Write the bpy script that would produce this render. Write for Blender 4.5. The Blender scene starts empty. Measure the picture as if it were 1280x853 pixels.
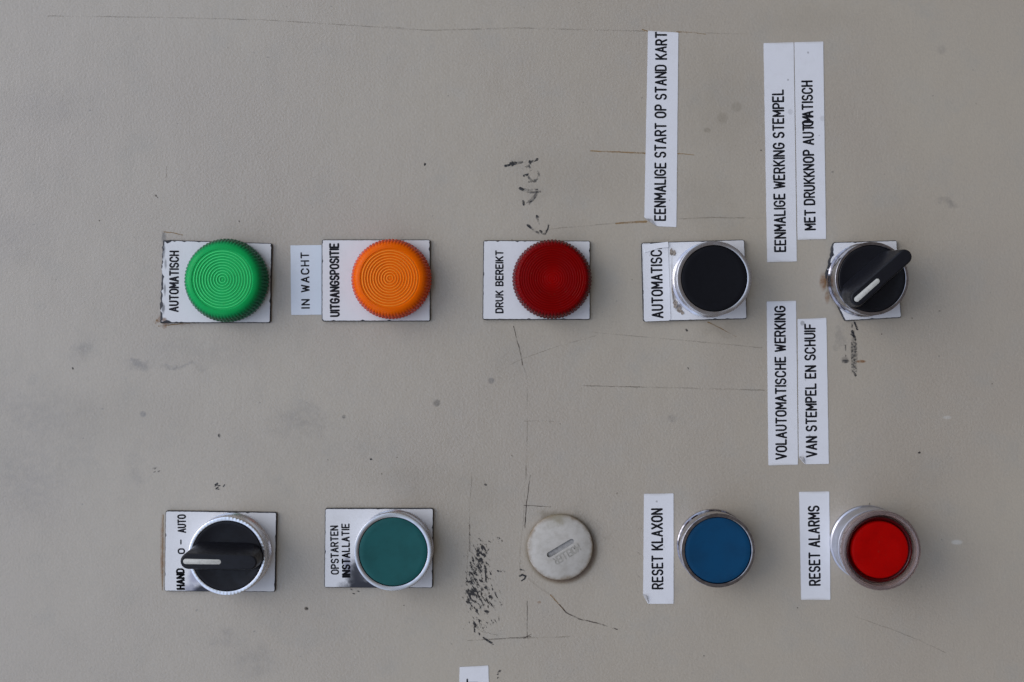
import bpy, bmesh, math, random
from mathutils import Vector, Matrix, Quaternion

# ------------------------------------------------------------------ camera, sky, sun, exposure
C = bpy.context.scene
COL = C.collection
PI = math.pi
K = 0.30            # millimetres on the panel per photo pixel
D = 480.0           # camera distance from the panel in millimetres
MM = 0.001
# The panel stands upright and faces -Y.  The photo was taken with the camera rolled: the left of the
# picture is up in the world.  Panel coordinates: u = right in the picture, v = up in the picture,
# h = out of the panel.
R3 = Matrix(((0, 1, 0), (0, 0, -1), (-1, 0, 0)))      # (u, v, h) -> world
Z0 = 1.30                                             # height of the panel's centre above ground

def world(u, v, h):
    w = R3 @ Vector((u, v, h)) * MM
    w.z += Z0
    return w

cam_d = bpy.data.cameras.new("camera")
cam_d.sensor_width = 36.0
cam_d.lens = 36.0 * D / (1280 * K)
cam_d.clip_start = 0.01
cam_d.clip_end = 200.0
cam = bpy.data.objects.new("camera", cam_d)
COL.objects.link(cam)
cam.matrix_world = Matrix.Translation(world(0, 0, D)) @ R3.to_4x4()
C.camera = cam

SUN_EL, SUN_AZ = math.radians(57), math.radians(155)   # azimuth clockwise from +Y
sd = Vector((math.sin(SUN_AZ) * math.cos(SUN_EL), math.cos(SUN_AZ) * math.cos(SUN_EL), math.sin(SUN_EL)))
W = bpy.data.worlds.new("World")
C.world = W
W.use_nodes = True
nt = W.node_tree
nt.nodes.clear()
out = nt.nodes.new("ShaderNodeOutputWorld")
bg = nt.nodes.new("ShaderNodeBackground")
bg.inputs["Strength"].default_value = 0.15
sky = nt.nodes.new("ShaderNodeTexSky")
sky.sky_type = 'NISHITA'
sky.sun_disc = False
sky.sun_elevation = SUN_EL
sky.sun_rotation = SUN_AZ
sky.air_density = 1.0
sky.dust_density = 0.5
sky.ozone_density = 1.0
tc = nt.nodes.new("ShaderNodeTexCoord")
sx = nt.nodes.new("ShaderNodeSeparateXYZ")
mr = nt.nodes.new("ShaderNodeMapRange")
mr.interpolation_type = 'SMOOTHSTEP'
mr.inputs["From Min"].default_value = -0.06
mr.inputs["From Max"].default_value = 0.34
mx = nt.nodes.new("ShaderNodeMixRGB")
mx.inputs[1].default_value = (0.52, 0.48, 0.48, 1)        # the yard below the horizon
nt.links.new(tc.outputs["Generated"], sx.inputs[0])
nt.links.new(sx.outputs["Z"], mr.inputs["Value"])
nt.links.new(mr.outputs[0], mx.inputs[0])
cl = nt.nodes.new("ShaderNodeMixRGB")                    # thin cloud in front of the blue
cl.inputs[0].default_value = 0.55
cl.inputs[2].default_value = (3.1, 3.16, 3.75, 1)
nt.links.new(sky.outputs[0], cl.inputs[1])
nt.links.new(cl.outputs[0], mx.inputs[2])
nt.links.new(mx.outputs[0], bg.inputs["Color"])
nt.links.new(bg.outputs[0], out.inputs[0])

sun_d = bpy.data.lights.new("sun", 'SUN')
sun_d.energy = 0.65
sun_d.angle = math.radians(50)
sun_d.color = (1.0, 0.98, 0.95)
sun = bpy.data.objects.new("sun", sun_d)
COL.objects.link(sun)
sun.location = (0, -2, 4)
sun.rotation_euler = sd.to_track_quat('Z', 'Y').to_euler()

C.view_settings.view_transform = 'Standard'
C.view_settings.look = 'None'
C.view_settings.gamma = 1.0
C.view_settings.use_curve_mapping = False
C.view_settings.exposure = 0.89
C.render.engine = 'CYCLES'
C.cycles.max_bounces = 8
C.cycles.transparent_max_bounces = 12

random.seed(7)

# ------------------------------------------------------------------ node helpers
def new_mat(name):
    m = bpy.data.materials.new(name)
    m.use_nodes = True
    return m, m.node_tree, m.node_tree.nodes["Principled BSDF"]

def math_n(t, op, a, b=None, clamp=False):
    n = t.nodes.new("ShaderNodeMath"); n.operation = op; n.use_clamp = clamp
    for i, x in enumerate((a, b)):
        if x is None: continue
        if isinstance(x, (int, float)): n.inputs[i].default_value = x
        else: t.links.new(x, n.inputs[i])
    return n.outputs[0]

def vmath(t, op, a, b=None):
    n = t.nodes.new("ShaderNodeVectorMath"); n.operation = op
    for i, x in enumerate((a, b)):
        if x is None: continue
        if isinstance(x, (tuple, list)): n.inputs[i].default_value = x
        else: t.links.new(x, n.inputs[i])
    return n

def obj_co(t):
    return t.nodes.new("ShaderNodeTexCoord").outputs["Object"]

def noise(t, co, scale, detail=3, rough=0.55):
    n = t.nodes.new("ShaderNodeTexNoise")
    n.inputs["Scale"].default_value = scale
    n.inputs["Detail"].default_value = detail
    n.inputs["Roughness"].default_value = rough
    t.links.new(co, n.inputs["Vector"])
    return n

def ramp(t, fac, a, b, lo=0.0, hi=1.0, smooth=True):
    n = t.nodes.new("ShaderNodeMapRange")
    n.interpolation_type = 'SMOOTHSTEP' if smooth else 'LINEAR'
    n.inputs["From Min"].default_value = a
    n.inputs["From Max"].default_value = b
    n.inputs["To Min"].default_value = lo
    n.inputs["To Max"].default_value = hi
    t.links.new(fac, n.inputs["Value"])
    return n.outputs[0]

def mix(t, fac, a, b):
    n = t.nodes.new("ShaderNodeMixRGB")
    for i, x in ((0, fac), (1, a), (2, b)):
        if isinstance(x, (int, float)): n.inputs[i].default_value = x
        elif isinstance(x, (tuple, list)): n.inputs[i].default_value = tuple(x) + ((1,) if len(x) == 3 else ())
        else: t.links.new(x, n.inputs[i])
    return n.outputs[0]

def bump(t, bsdf, height, strength, dist):
    n = t.nodes.new("ShaderNodeBump")
    n.inputs["Strength"].default_value = strength
    n.inputs["Distance"].default_value = dist
    t.links.new(height, n.inputs["Height"])
    t.links.new(n.outputs[0], bsdf.inputs["Normal"])

def pm(px, py, h=0.0):
    """photo pixel -> millimetres on the panel for a point h mm in front of it"""
    s = 1 - h / D
    return ((px - 640) * K * s, (426.5 - py) * K * s)

# ------------------------------------------------------------------ materials
def mat_paint():
    m, t, b = new_mat("panel_paint")
    co = obj_co(t)
    wob = noise(t, co, 130, 3)
    off = vmath(t, 'SUBTRACT', wob.outputs["Color"], (0.5, 0.5, 0.5))
    off = vmath(t, 'MULTIPLY', off.outputs[0], (0.016, 0.016, 0.0))
    dco = vmath(t, 'ADD', co, off.outputs[0]).outputs[0]
    base = (0.460, 0.400, 0.306)
    big = noise(t, co, 9, 4).outputs["Fac"]
    col = mix(t, ramp(t, big, 0.32, 0.7, 0, 0.8), base, (0.418, 0.358, 0.281))
    med = noise(t, co, 60, 5, 0.65).outputs["Fac"]
    col = mix(t, ramp(t, med, 0.48, 0.8, 0, 0.45), col, (0.36, 0.335, 0.28))
    fine = noise(t, co, 900, 2).outputs["Fac"]
    col = mix(t, ramp(t, fine, 0.35, 0.75, 0, 0.16), col, (0.3, 0.28, 0.24))
    speck = noise(t, co, 420, 1).outputs["Fac"]
    col = mix(t, ramp(t, speck, 0.77, 0.83, 0, 0.45), col, (0.12, 0.11, 0.1))
    patch = noise(t, co, 300, 4, 0.7).outputs["Fac"]
    # dirt that sits on the paint: (px, py, rx, ry, colour, amount)
    G, T, B, Wt = (0.17, 0.155, 0.14), (0.25, 0.21, 0.15), (0.035, 0.033, 0.03), (0.62, 0.6, 0.54)
    Ru = (0.22, 0.10, 0.03)
    blobs = [(40, 510, 95, 60, G, .18), (25, 610, 80, 70, G, .18), (60, 560, 120, 120, G, .16), (150, 520, 160, 60, T, .14), (420, 560, 200, 60, G, .10), (100, 437, 34, 24, G, .4), (172, 453, 30, 8, G, .55), (225, 459, 32, 5, G, .6),
             (375, 525, 60, 36, G, .32), (250, 440, 120, 30, G, .18), (290, 735, 70, 50, G, .15), (318, 828, 46, 28, G, .26), (282, 800, 24, 16, G, .3),
             (1183, 255, 17, 9, G, .5), (1075, 305, 30, 16, G, .2), (835, 740, 30, 30, G, .18), (520, 600, 90, 30, T, .20),
             (900, 130, 90, 110, T, .22), (880, 250, 70, 70, T, .2), (700, 220, 140, 60, T, .16), (1010, 25, 120, 30, T, .12),
             (600, 620, 50, 60, T, .22), (560, 700, 60, 90, T, .2), (640, 440, 60, 60, T, .15),
             (168, 592, 20, 50, G, .25), (20, 300, 80, 50, G, .15), (70, 130, 100, 40, G, .16),
             (700, 345, 80, 66, T, .12), (895, 412, 30, 14, T, .35), (1160, 590, 50, 40, G, .10),
             (1196, 678, 9, 4, Wt, .6), (1184, 522, 7, 3, Wt, .4), (203, 400, 10, 7, Ru, .95), (222, 404, 28, 3.2, Ru, .8),
             (205, 297, 4, 10, B, .6), (1029, 352, 6, 15, Ru, 1.0), (1034, 372, 4, 10, Ru, .7), (203, 690, 3.6, 56, Ru, .8),
             (702, 686, 49, 47, (0.20, 0.15, 0.08), .7), (703, 687, 45.5, 45, (0.13, 0.07, 0.03), .95), (728, 665, 30, 36, (0.2, 0.18, 0.13), .35), (722, 655, 40, 34, G, .35), (690, 648, 32, 16, T, .8),
             (1067, 440, 4.5, 30, B, .55), (1056, 450, 6, 5, B, .6), (1050, 425, 10, 14, G, .3), (1076, 452, 8, 2.4, Ru, 1.0),
             (614, 476, 5.5, 5, G, .7), (179, 518, 5, 5, G, .7), (546, 504, 6, 6, B, .5), (840, 523, 8, 6, G, .5), (430, 521, 3.2, 3.2, B, .8),
             (921, 134, 9, 8, T, .38), (903, 148, 9, 9, T, .36), (1177, 62, 8, 8, G, .22), (884, 163, 6, 4, T, .5),
             (648, 205, 26, 18, G, .22), (664, 243, 20, 24, G, .2), (383, 761, 3.6, 3, (0.13, .09, .04), .9), (674, 753, 3, 2, Ru, .9)]
    for (px, py, rx, ry, c, a) in blobs:
        u, v = pm(px, py)
        q = vmath(t, 'SUBTRACT', dco if rx > 9 and px not in (702, 703) else co, (u * MM, v * MM, 0)).outputs[0]
        q = vmath(t, 'MULTIPLY', q, (1 / (rx * K * MM), 1 / (ry * K * MM), 0)).outputs[0]
        ln = vmath(t, 'LENGTH', q).outputs["Value"]
        soft = 0.84 if (px in (702, 703)) else 0.0 if rx > 12 else 0.45
        f = ramp(t, ln, 1.0, soft, 0, a)
        if c in (G, Ru, B) :
            f = math_n(t, 'MULTIPLY', f, ramp(t, patch, 0.34, 0.62, 0.35, 1.0))
        col = mix(t, f, col, c)
    t.links.new(col, b.inputs["Base Color"])
    t.links.new(ramp(t, med, 0.3, 0.8, 0.30, 0.44), b.inputs["Roughness"])
    b.inputs["Specular IOR Level"].default_value = 1.0
    peel = noise(t, co, 1050, 3, 0.6).outputs["Fac"]
    wave = noise(t, co, 90, 2).outputs["Fac"]
    hgt = math_n(t, 'ADD', math_n(t, 'MULTIPLY', peel, ramp(t, big, 0.3, 0.7, 0.45, 1.0)), math_n(t, 'MULTIPLY', wave, 1.1))
    bump(t, b, hgt, 0.52, 0.00024)
    return m

def mat_mark(name, c, scale, lo, hi, alpha=1.0, rough=0.6):
    """broken line of marker, scratch or rust: noise lets the paint show through"""
    m, t, b = new_mat(name)
    co = obj_co(t)
    b.inputs["Base Color"].default_value = c + (1,)
    b.inputs["Roughness"].default_value = rough
    n = noise(t, co, scale, 3, 0.6).outputs["Fac"]
    t.links.new(ramp(t, n, lo, hi, 0, alpha), b.inputs["Alpha"])
    return m

def mat_scrub():
    """black paint rubbed off a label: streaky remains inside a tall patch"""
    m, t, b = new_mat("black_scrub")
    co = obj_co(t)
    b.inputs["Base Color"].default_value = (0.025, 0.022, 0.02, 1)
    b.inputs["Roughness"].default_value = 0.6
    mp = t.nodes.new("ShaderNodeMapping")
    mp.vector_type = 'TEXTURE'
    mp.inputs["Rotation"].default_value = (0, 0, math.radians(-62))
    mp.inputs["Scale"].default_value = (1.55, 0.72, 1)
    t.links.new(co, mp.inputs[0])
    n = noise(t, mp.outputs[0], 700, 3, 0.65).outputs["Fac"]
    big = noise(t, co, 110, 2).outputs["Fac"]
    s = math_n(t, 'ADD', n, math_n(t, 'MULTIPLY', math_n(t, 'SUBTRACT', big, 0.5), 0.55))
    u, v = pm(600, 735)
    q = vmath(t, 'SUBTRACT', co, (u * MM, v * MM, 0)).outputs[0]
    q = vmath(t, 'MULTIPLY', q, (1 / (25 * K * MM), 1 / (76 * K * MM), 0)).outputs[0]
    ln = vmath(t, 'LENGTH', q).outputs["Value"]
    edge = ramp(t, ln, 1.0, 0.45, -0.16, 0.0)
    s = math_n(t, 'ADD', s, edge)
    t.links.new(ramp(t, s, 0.50, 0.60, 0, 0.9), b.inputs["Alpha"])
    return m

def mat_white(name, wear=(), c=(0.76, 0.75, 0.74), rough=0.35, grime=0.10):
    m, t, b = new_mat(name)
    co = obj_co(t)
    n1 = noise(t, co, 160, 4, 0.65).outputs["Fac"]
    col = mix(t, ramp(t, n1, 0.45, 0.8, 0, grime * 2.2), c, (0.5, 0.48, 0.45))
    n2 = noise(t, co, 1500, 2).outputs["Fac"]
    col = mix(t, ramp(t, n2, 0.68, 0.8, 0, grime * 3.0), col, (0.3, 0.28, 0.25))
    for (u, v, rx, ry, cc, a, inner) in wear:
        q = vmath(t, 'SUBTRACT', co, (u * MM, v * MM, 0)).outputs[0]
        q = vmath(t, 'MULTIPLY', q, (1 / (rx * MM), 1 / (ry * MM), 0)).outputs[0]
        ln = vmath(t, 'LENGTH', q).outputs["Value"]
        jag = noise(t, co, 500, 3, 0.6).outputs["Fac"]
        ln = math_n(t, 'ADD', ln, math_n(t, 'MULTIPLY', math_n(t, 'SUBTRACT', jag, 0.5), 0.55))
        col = mix(t, ramp(t, ln, 1.0, inner, 0, a), col, cc)
    t.links.new(col, b.inputs["Base Color"])
    b.inputs["Roughness"].default_value = rough
    bump(t, b, noise(t, co, 300, 3).outputs["Fac"], 0.12, 0.0002)
    return m

def mat_plain(name, c, rough, var=0.25, metallic=0.0, coat=0.0, nscale=400, bumps=0.0, spec=0.5):
    m, t, b = new_mat(name)
    co = obj_co(t)
    n = noise(t, co, nscale, 4, 0.65).outputs["Fac"]
    dark = tuple(x * (1 - var) for x in c)
    t.links.new(mix(t, ramp(t, n, 0.35, 0.75), c, dark), b.inputs["Base Color"])
    t.links.new(ramp(t, n, 0.3, 0.75, max(0.02, rough * 0.75), min(1, rough * 1.35)), b.inputs["Roughness"])
    b.inputs["Metallic"].default_value = metallic
    b.inputs["Coat Weight"].default_value = coat
    b.inputs["Specular IOR Level"].default_value = spec
    if bumps: bump(t, b, n, bumps, 0.0001)
    return m

def mat_lens(name, c, sss, rough, dark, rim=None, core=None):
    m, t, b = new_mat(name)
    co = obj_co(t)
    n = noise(t, co, 180, 3).outputs["Fac"]
    col = mix(t, ramp(t, n, 0.4, 0.8, 0, 0.5), c, dark)
    if rim:                       # shaded lens edge painted in: colour deepens towards the rim
        ln = vmath(t, 'LENGTH', vmath(t, 'MULTIPLY', co, (1000, 1000, 0)).outputs[0]).outputs["Value"]
        col = mix(t, ramp(t, ln, 12.2, 15.0), col, rim)
    if core:  # glow at the lens centre, painted into the colour
        ln = vmath(t, 'LENGTH', vmath(t, 'MULTIPLY', co, (1000, 1000, 0)).outputs[0]).outputs["Value"]
        col = mix(t, ramp(t, ln, 6.5, 0.3, 0, 0.9), col, core)
    gr = noise(t, co, 900, 3, 0.6).outputs["Fac"]
    col = mix(t, ramp(t, gr, 0.62, 0.8, 0, 0.28), col, (0.10, 0.08, 0.05))
    t.links.new(col, b.inputs["Base Color"])
    b.inputs["Subsurface Weight"].default_value = sss
    b.inputs["Subsurface Radius"].default_value = (1, 1, 1)
    b.inputs["Subsurface Scale"].default_value = 0.0022
    b.inputs["Roughness"].default_value = rough
    b.inputs["Coat Weight"].default_value = 0.0
    b.inputs["Specular IOR Level"].default_value = 0.05 if "red" in name else 0.09
    b.inputs["Coat Roughness"].default_value = 0.12
    return m

def mat_clear(name, c, rough):
    m, t, b = new_mat(name)
    co = obj_co(t)
    n = noise(t, co, 300, 3).outputs["Fac"]
    t.links.new(mix(t, ramp(t, n, 0.4, 0.7), c, tuple(x * 0.8 for x in c)), b.inputs["Base Color"])
    b.inputs["Transmission Weight"].default_value = 0.75
    b.inputs["Roughness"].default_value = rough
    b.inputs["IOR"].default_value = 1.45
    return m

def mat_plug(r):
    m, t, b = new_mat("weathered_plug")
    co = obj_co(t)
    n = noise(t, co, 350, 4, 0.65).outputs["Fac"]
    col = mix(t, ramp(t, n, 0.35, 0.75), (0.52, 0.485, 0.425), (0.43, 0.395, 0.335))
    q = vmath(t, 'MULTIPLY', co, (1000 / r, 1000 / r, 0)).outputs[0]
    ln = vmath(t, 'LENGTH', q).outputs["Value"]
    jag = noise(t, co, 260, 4, 0.65).outputs["Fac"]
    ln = math_n(t, 'ADD', ln, math_n(t, 'MULTIPLY', math_n(t, 'SUBTRACT', jag, 0.5), 0.35))
    col = mix(t, ramp(t, ln, 0.86, 1.06, 0, 0.85), col, (0.20, 0.135, 0.07))
    up = vmath(t, 'DISTANCE', q, (-0.15, 1.02, 0)).outputs["Value"]
    up = math_n(t, 'ADD', up, math_n(t, 'MULTIPLY', math_n(t, 'SUBTRACT', jag, 0.5), 0.8))
    col = mix(t, ramp(t, up, 0.55, 0.1, 0, 0.7), col, (0.24, 0.20, 0.12))
    t.links.new(col, b.inputs["Base Color"])
    b.inputs["Roughness"].default_value = 0.55
    bump(t, b, n, 0.3, 0.0001)
    return m

M = {}
M['paint'] = mat_paint()
M['scratch'] = mat_mark("dark_scratch", (0.07, 0.052, 0.038), 260, 0.28, 0.68, 0.75)
M['faint'] = mat_mark("faint_scratch", (0.16, 0.125, 0.085), 120, 0.30, 0.82, 0.36)
M['rust'] = mat_mark("rust_line", (0.33, 0.205, 0.085), 240, 0.26, 0.62, 0.8)
M['marker'] = mat_mark("worn_marker", (0.02, 0.02, 0.021), 700, 0.34, 0.56, 0.92)
M['ghost'] = mat_mark("ghost_marker", (0.05, 0.05, 0.05), 500, 0.34, 0.68, 0.62)
M['hatch'] = mat_mark("grey_rub", (0.04, 0.04, 0.04), 1200, 0.40, 0.65, 0.6)
M['scrub'] = mat_scrub()
M['core'] = mat_plain("black_laminate_core", (0.022, 0.022, 0.026), 0.5)
M['ink'] = mat_plain("black_ink", (0.008, 0.008, 0.011), 0.6, spec=0.2)
M['inkgrey'] = mat_plain("worn_ink", (0.03, 0.03, 0.04), 0.5)
M['white'] = mat_white("white_laminate", grime=0.07)
M['strip'] = mat_white("white_tape", c=(0.77, 0.76, 0.76), rough=0.42, grime=0.05)
M['strip2'] = mat_white("pale_blue_tape", c=(0.70, 0.74, 0.78), rough=0.42, grime=0.05)
M['fold'] = mat_plain("grimy_tape_back", (0.42, 0.40, 0.38), 0.6, 0.5)
M['glue'] = mat_plain("torn_glue_remains", (0.36, 0.30, 0.24), 0.8, 0.75, nscale=1400)
M['chrome'] = mat_plain("worn_chrome", (0.66, 0.65, 0.67), 0.24, 0.18, 1.0, nscale=260)
M['chrome_bright'] = mat_plain("bright_chrome", (0.80, 0.79, 0.80), 0.24, 0.14, 1.0, nscale=260)
M['chrome_dark'] = mat_plain("dull_chrome", (0.45, 0.43, 0.45), 0.09, 0.5, 1.0, nscale=600)
M['satin'] = mat_plain("satin_metal", (0.60, 0.60, 0.64), 0.38, 0.12, 1.0, nscale=200)
M['black'] = mat_plain("black_plastic", (0.009, 0.009, 0.012), 0.42, 0.3, nscale=300, bumps=0.1, spec=0.25)
M['blackmat'] = mat_plain("black_cap", (0.007, 0.007, 0.009), 0.55, 0.2, nscale=300, spec=0.12)
M['white_ind'] = mat_plain("ivory_inlay", (0.62, 0.60, 0.53), 0.5, 0.25, nscale=900)
M['teal'] = mat_plain("teal_cap", (0.015, 0.10, 0.096), 0.45, 0.22, nscale=110, spec=0.15)
M['blue'] = mat_plain("blue_cap", (0.005, 0.056, 0.13), 0.45, 0.22, nscale=110, spec=0.12)
M['redcap'] = mat_lens("red_cap", (0.40, 0.0015, 0.001), 0.1, 0.3, (0.30, 0.001, 0.001))
M['redwall'] = mat_plain("dark_red_skirt", (0.10, 0.003, 0.004), 0.3, 0.3)
M['guard'] = mat_clear("smoky_clear_guard", (0.54, 0.41, 0.37), 0.05)
M['green'] = mat_lens("green_lens", (0.008, 0.40, 0.092), 0.12, 0.2, (0.006, 0.32, 0.075), (0.002, 0.125, 0.052))
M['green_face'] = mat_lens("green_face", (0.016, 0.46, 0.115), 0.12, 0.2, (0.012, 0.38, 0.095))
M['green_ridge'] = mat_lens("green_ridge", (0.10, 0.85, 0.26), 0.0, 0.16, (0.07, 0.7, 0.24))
M['orange'] = mat_lens("orange_lens", (0.86, 0.135, 0.0005), 0.12, 0.2, (0.74, 0.10, 0.0005), (0.56, 0.035, 0.001))
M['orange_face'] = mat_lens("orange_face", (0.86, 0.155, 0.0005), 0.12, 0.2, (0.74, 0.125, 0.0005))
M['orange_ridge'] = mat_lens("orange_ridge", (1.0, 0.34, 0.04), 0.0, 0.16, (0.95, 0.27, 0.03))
M['red'] = mat_lens("red_lens", (0.185, 0.0012, 0.0015), 0.05, 0.22, (0.15, 0.001, 0.001), (0.10, 0.002, 0.003))
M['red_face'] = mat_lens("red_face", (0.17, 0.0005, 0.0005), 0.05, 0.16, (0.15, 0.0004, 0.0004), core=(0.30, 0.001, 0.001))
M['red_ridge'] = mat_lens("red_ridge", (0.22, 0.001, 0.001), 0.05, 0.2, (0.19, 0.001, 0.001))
M['gasket'] = mat_plain("black_gasket", (0.02, 0.02, 0.02), 0.7)
M['plug'] = mat_plain("grey_plug", (0.50, 0.475, 0.43), 0.6, 0.22, nscale=350, bumps=0.25)
M['plugmark'] = mat_plain("grey_plug_relief", (0.40, 0.37, 0.31), 0.6, 0.4, nscale=900)
M['slot'] = mat_plain("slot_floor", (0.36, 0.345, 0.32), 0.7, 0.35, nscale=700)

# ------------------------------------------------------------------ mesh helpers (everything in mm)
class MB:
    def __init__(self):
        self.v, self.f, self.mi = [], [], []
    def add(self, verts, faces, mi=0):
        o = len(self.v)
        self.v += [tuple(x) for x in verts]
        for f in faces:
            self.f.append([i + o for i in f]); self.mi.append(mi)
    def shift(self, du, dv, dh=0):
        self.v = [(a + du, b + dv, c + dh) for a, b, c in self.v]; return self
    def build(self, name, mats, parent=None, smooth=None):
        me = bpy.data.meshes.new(name)
        me.from_pydata([(a * MM, b * MM, c * MM) for a, b, c in self.v], [], self.f)
        for m in (mats if isinstance(mats, (list, tuple)) else [mats]):
            me.materials.append(m)
        for p, mi in zip(me.polygons, self.mi):
            p.material_index = mi
        bm = bmesh.new(); bm.from_mesh(me)
        bmesh.ops.remove_doubles(bm, verts=bm.verts, dist=1e-7)
        bm.to_mesh(me); bm.free()
        if smooth:
            for p in me.polygons: p.use_smooth = True
            me.set_sharp_from_angle(angle=math.radians(smooth))
        me.update()
        o = bpy.data.objects.new(name, me)
        COL.objects.link(o)
        if parent is not None: o.parent = parent
        return o

def thing(name, label, cat, u, v, h=0.0, group=None):
    o = bpy.data.objects.new(name, None)
    COL.objects.link(o)
    o.empty_display_size = 0.005
    o.matrix_world = Matrix.Translation(world(u, v, h)) @ R3.to_4x4()
    o["label"] = label; o["category"] = cat
    if group: o["group"] = group
    return o

def lathe(mb, prof, n=96, mi=0, knurl=None, cap_in=False, cx=0, cy=0):
    """prof: list of (r, h); knurl(i, r, h, a) -> new r"""
    rings = []
    vs = []
    for (r, h) in prof:
        if r < 1e-6:
            rings.append([len(vs)]); vs.append((cx, cy, h)); continue
        ring = []
        for k in range(n):
            a = 2 * PI * k / n
            rr, hh = (r, h) if knurl is None else knurl(k, r, h)
            ring.append(len(vs)); vs.append((cx + rr * math.cos(a), cy + rr * math.sin(a), hh))
        rings.append(ring)
    fs = []
    for A, B in zip(rings, rings[1:]):
        if len(A) == 1 and len(B) == 1: continue
        if len(A) == 1:
            fs += [(A[0], B[(k + 1) % n], B[k]) for k in range(n)]
        elif len(B) == 1:
            fs += [(A[k], A[(k + 1) % n], B[0]) for k in range(n)]
        else:
            fs += [(A[k], A[(k + 1) % n], B[(k + 1) % n], B[k]) for k in range(n)]
    mb.add(vs, fs, mi)

def round_poly(pts, r, seg=4):
    """pts counter-clockwise; rounds each corner by r (number or list)"""
    outp = []
    n = len(pts)
    for i in range(n):
        p0, p1, p2 = Vector(pts[i - 1]), Vector(pts[i]), Vector(pts[(i + 1) % n])
        rr = r[i] if isinstance(r, (list, tuple)) else r
        if rr <= 0: outp.append(tuple(p1)); continue
        a, b = (p0 - p1), (p2 - p1)
        rr = min(rr, a.length * .45, b.length * .45)
        a, b = p1 + a.normalized() * rr, p1 + b.normalized() * rr
        for s in range(seg + 1):
            x = s / seg
            outp.append(tuple(a * (1 - x) ** 2 + p1 * 2 * x * (1 - x) + b * x * x))
    return outp

def resample(pts, step):
    o = []
    n = len(pts)
    for i in range(n):
        a, b = Vector(pts[i]), Vector(pts[(i + 1) % n])
        m = max(1, int((b - a).length / step))
        for s in range(m): o.append(tuple(a + (b - a) * s / m))
    return o

def offset_poly(pts, d):
    o = []
    n = len(pts)
    for i in range(n):
        p0, p1, p2 = Vector(pts[i - 1]), Vector(pts[i]), Vector(pts[(i + 1) % n])
        e1, e2 = (p1 - p0), (p2 - p1)
        if e1.length < 1e-9 or e2.length < 1e-9: o.append(tuple(p1)); continue
        e1.normalize(); e2.normalize()
        n1, n2 = Vector((e1.y, -e1.x)), Vector((e2.y, -e2.x))
        m = n1 + n2
        if m.length < 1e-6: m = n1
        m.normalize()
        k = min(2.0, 1 / max(0.3, m.dot(n1)))
        o.append(tuple(p1 + m * d * k))
    return o

def loft(mb, loops, mis, cap_mi):
    """loops: list of (pts2d, h) equal count; sides between them, n-gon on the last"""
    n = len(loops[0][0])
    vs, fs = [], []
    for pts, h in loops:
        if callable(h): vs += [(x, y, h(x, y)) for x, y in pts]
        else: vs += [(x, y, h) for x, y in pts]
    for L in range(len(loops) - 1):
        for i in range(n):
            j = (i + 1) % n
            mb.add([vs[L * n + i], vs[L * n + j], vs[(L + 1) * n + j], vs[(L + 1) * n + i]], [(0, 1, 2, 3)], mis[L])
    mb.add(vs[-n:], [tuple(range(n))], cap_mi)

def ccw(pts):
    s = sum(pts[i - 1][0] * pts[i][1] - pts[i][0] * pts[i - 1][1] for i in range(len(pts)))
    return pts if s > 0 else pts[::-1]

def ribbon(mb, pts, w, h, mi=0, wend=None, cap=5):
    """flat stroke with round ends along 2-D pts; w half width at start, wend at the end"""
    P = [Vector(p) for p in pts]
    Q = [P[0]]
    for p in P[1:]:
        if (p - Q[-1]).length > 1e-4: Q.append(p)
    if len(Q) < 2: return
    wend = w if wend is None else wend
    L, Rr = [], []
    n = len(Q)
    for i, p in enumerate(Q):
        d1 = (Q[i] - Q[i - 1]).normalized() if i else (Q[1] - Q[0]).normalized()
        d2 = (Q[i + 1] - Q[i]).normalized() if i < n - 1 else d1
        t = (d1 + d2); t = t.normalized() if t.length > 1e-6 else d1
        nn = Vector((-t.y, t.x))
        ww = w + (wend - w) * i / (n - 1)
        k = 1 / max(0.5, nn.dot(Vector((-d1.y, d1.x))))
        L.append(p + nn * ww * k); Rr.append(p - nn * ww * k)
    poly = []
    t0 = (Q[1] - Q[0]).normalized(); t1 = (Q[-1] - Q[-2]).normalized()
    loopL, loopR = L, Rr
    vs = [(a.x, a.y, h) for a in L] + [(a.x, a.y, h) for a in Rr]
    fs = [(n + i, n + i + 1, i + 1, i) for i in range(n - 1)]
    mb.add(vs, fs, mi)
    for c, t, ww in ((Q[0], -t0, w), (Q[-1], t1, wend)):
        a0 = math.atan2(t.y, t.x) - PI / 2
        fan = [(c.x + ww * math.cos(a0 + PI * s / cap), c.y + ww * math.sin(a0 + PI * s / cap), h) for s in range(cap + 1)]
        mb.add(fan, [tuple(range(cap + 1))], mi)

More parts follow.
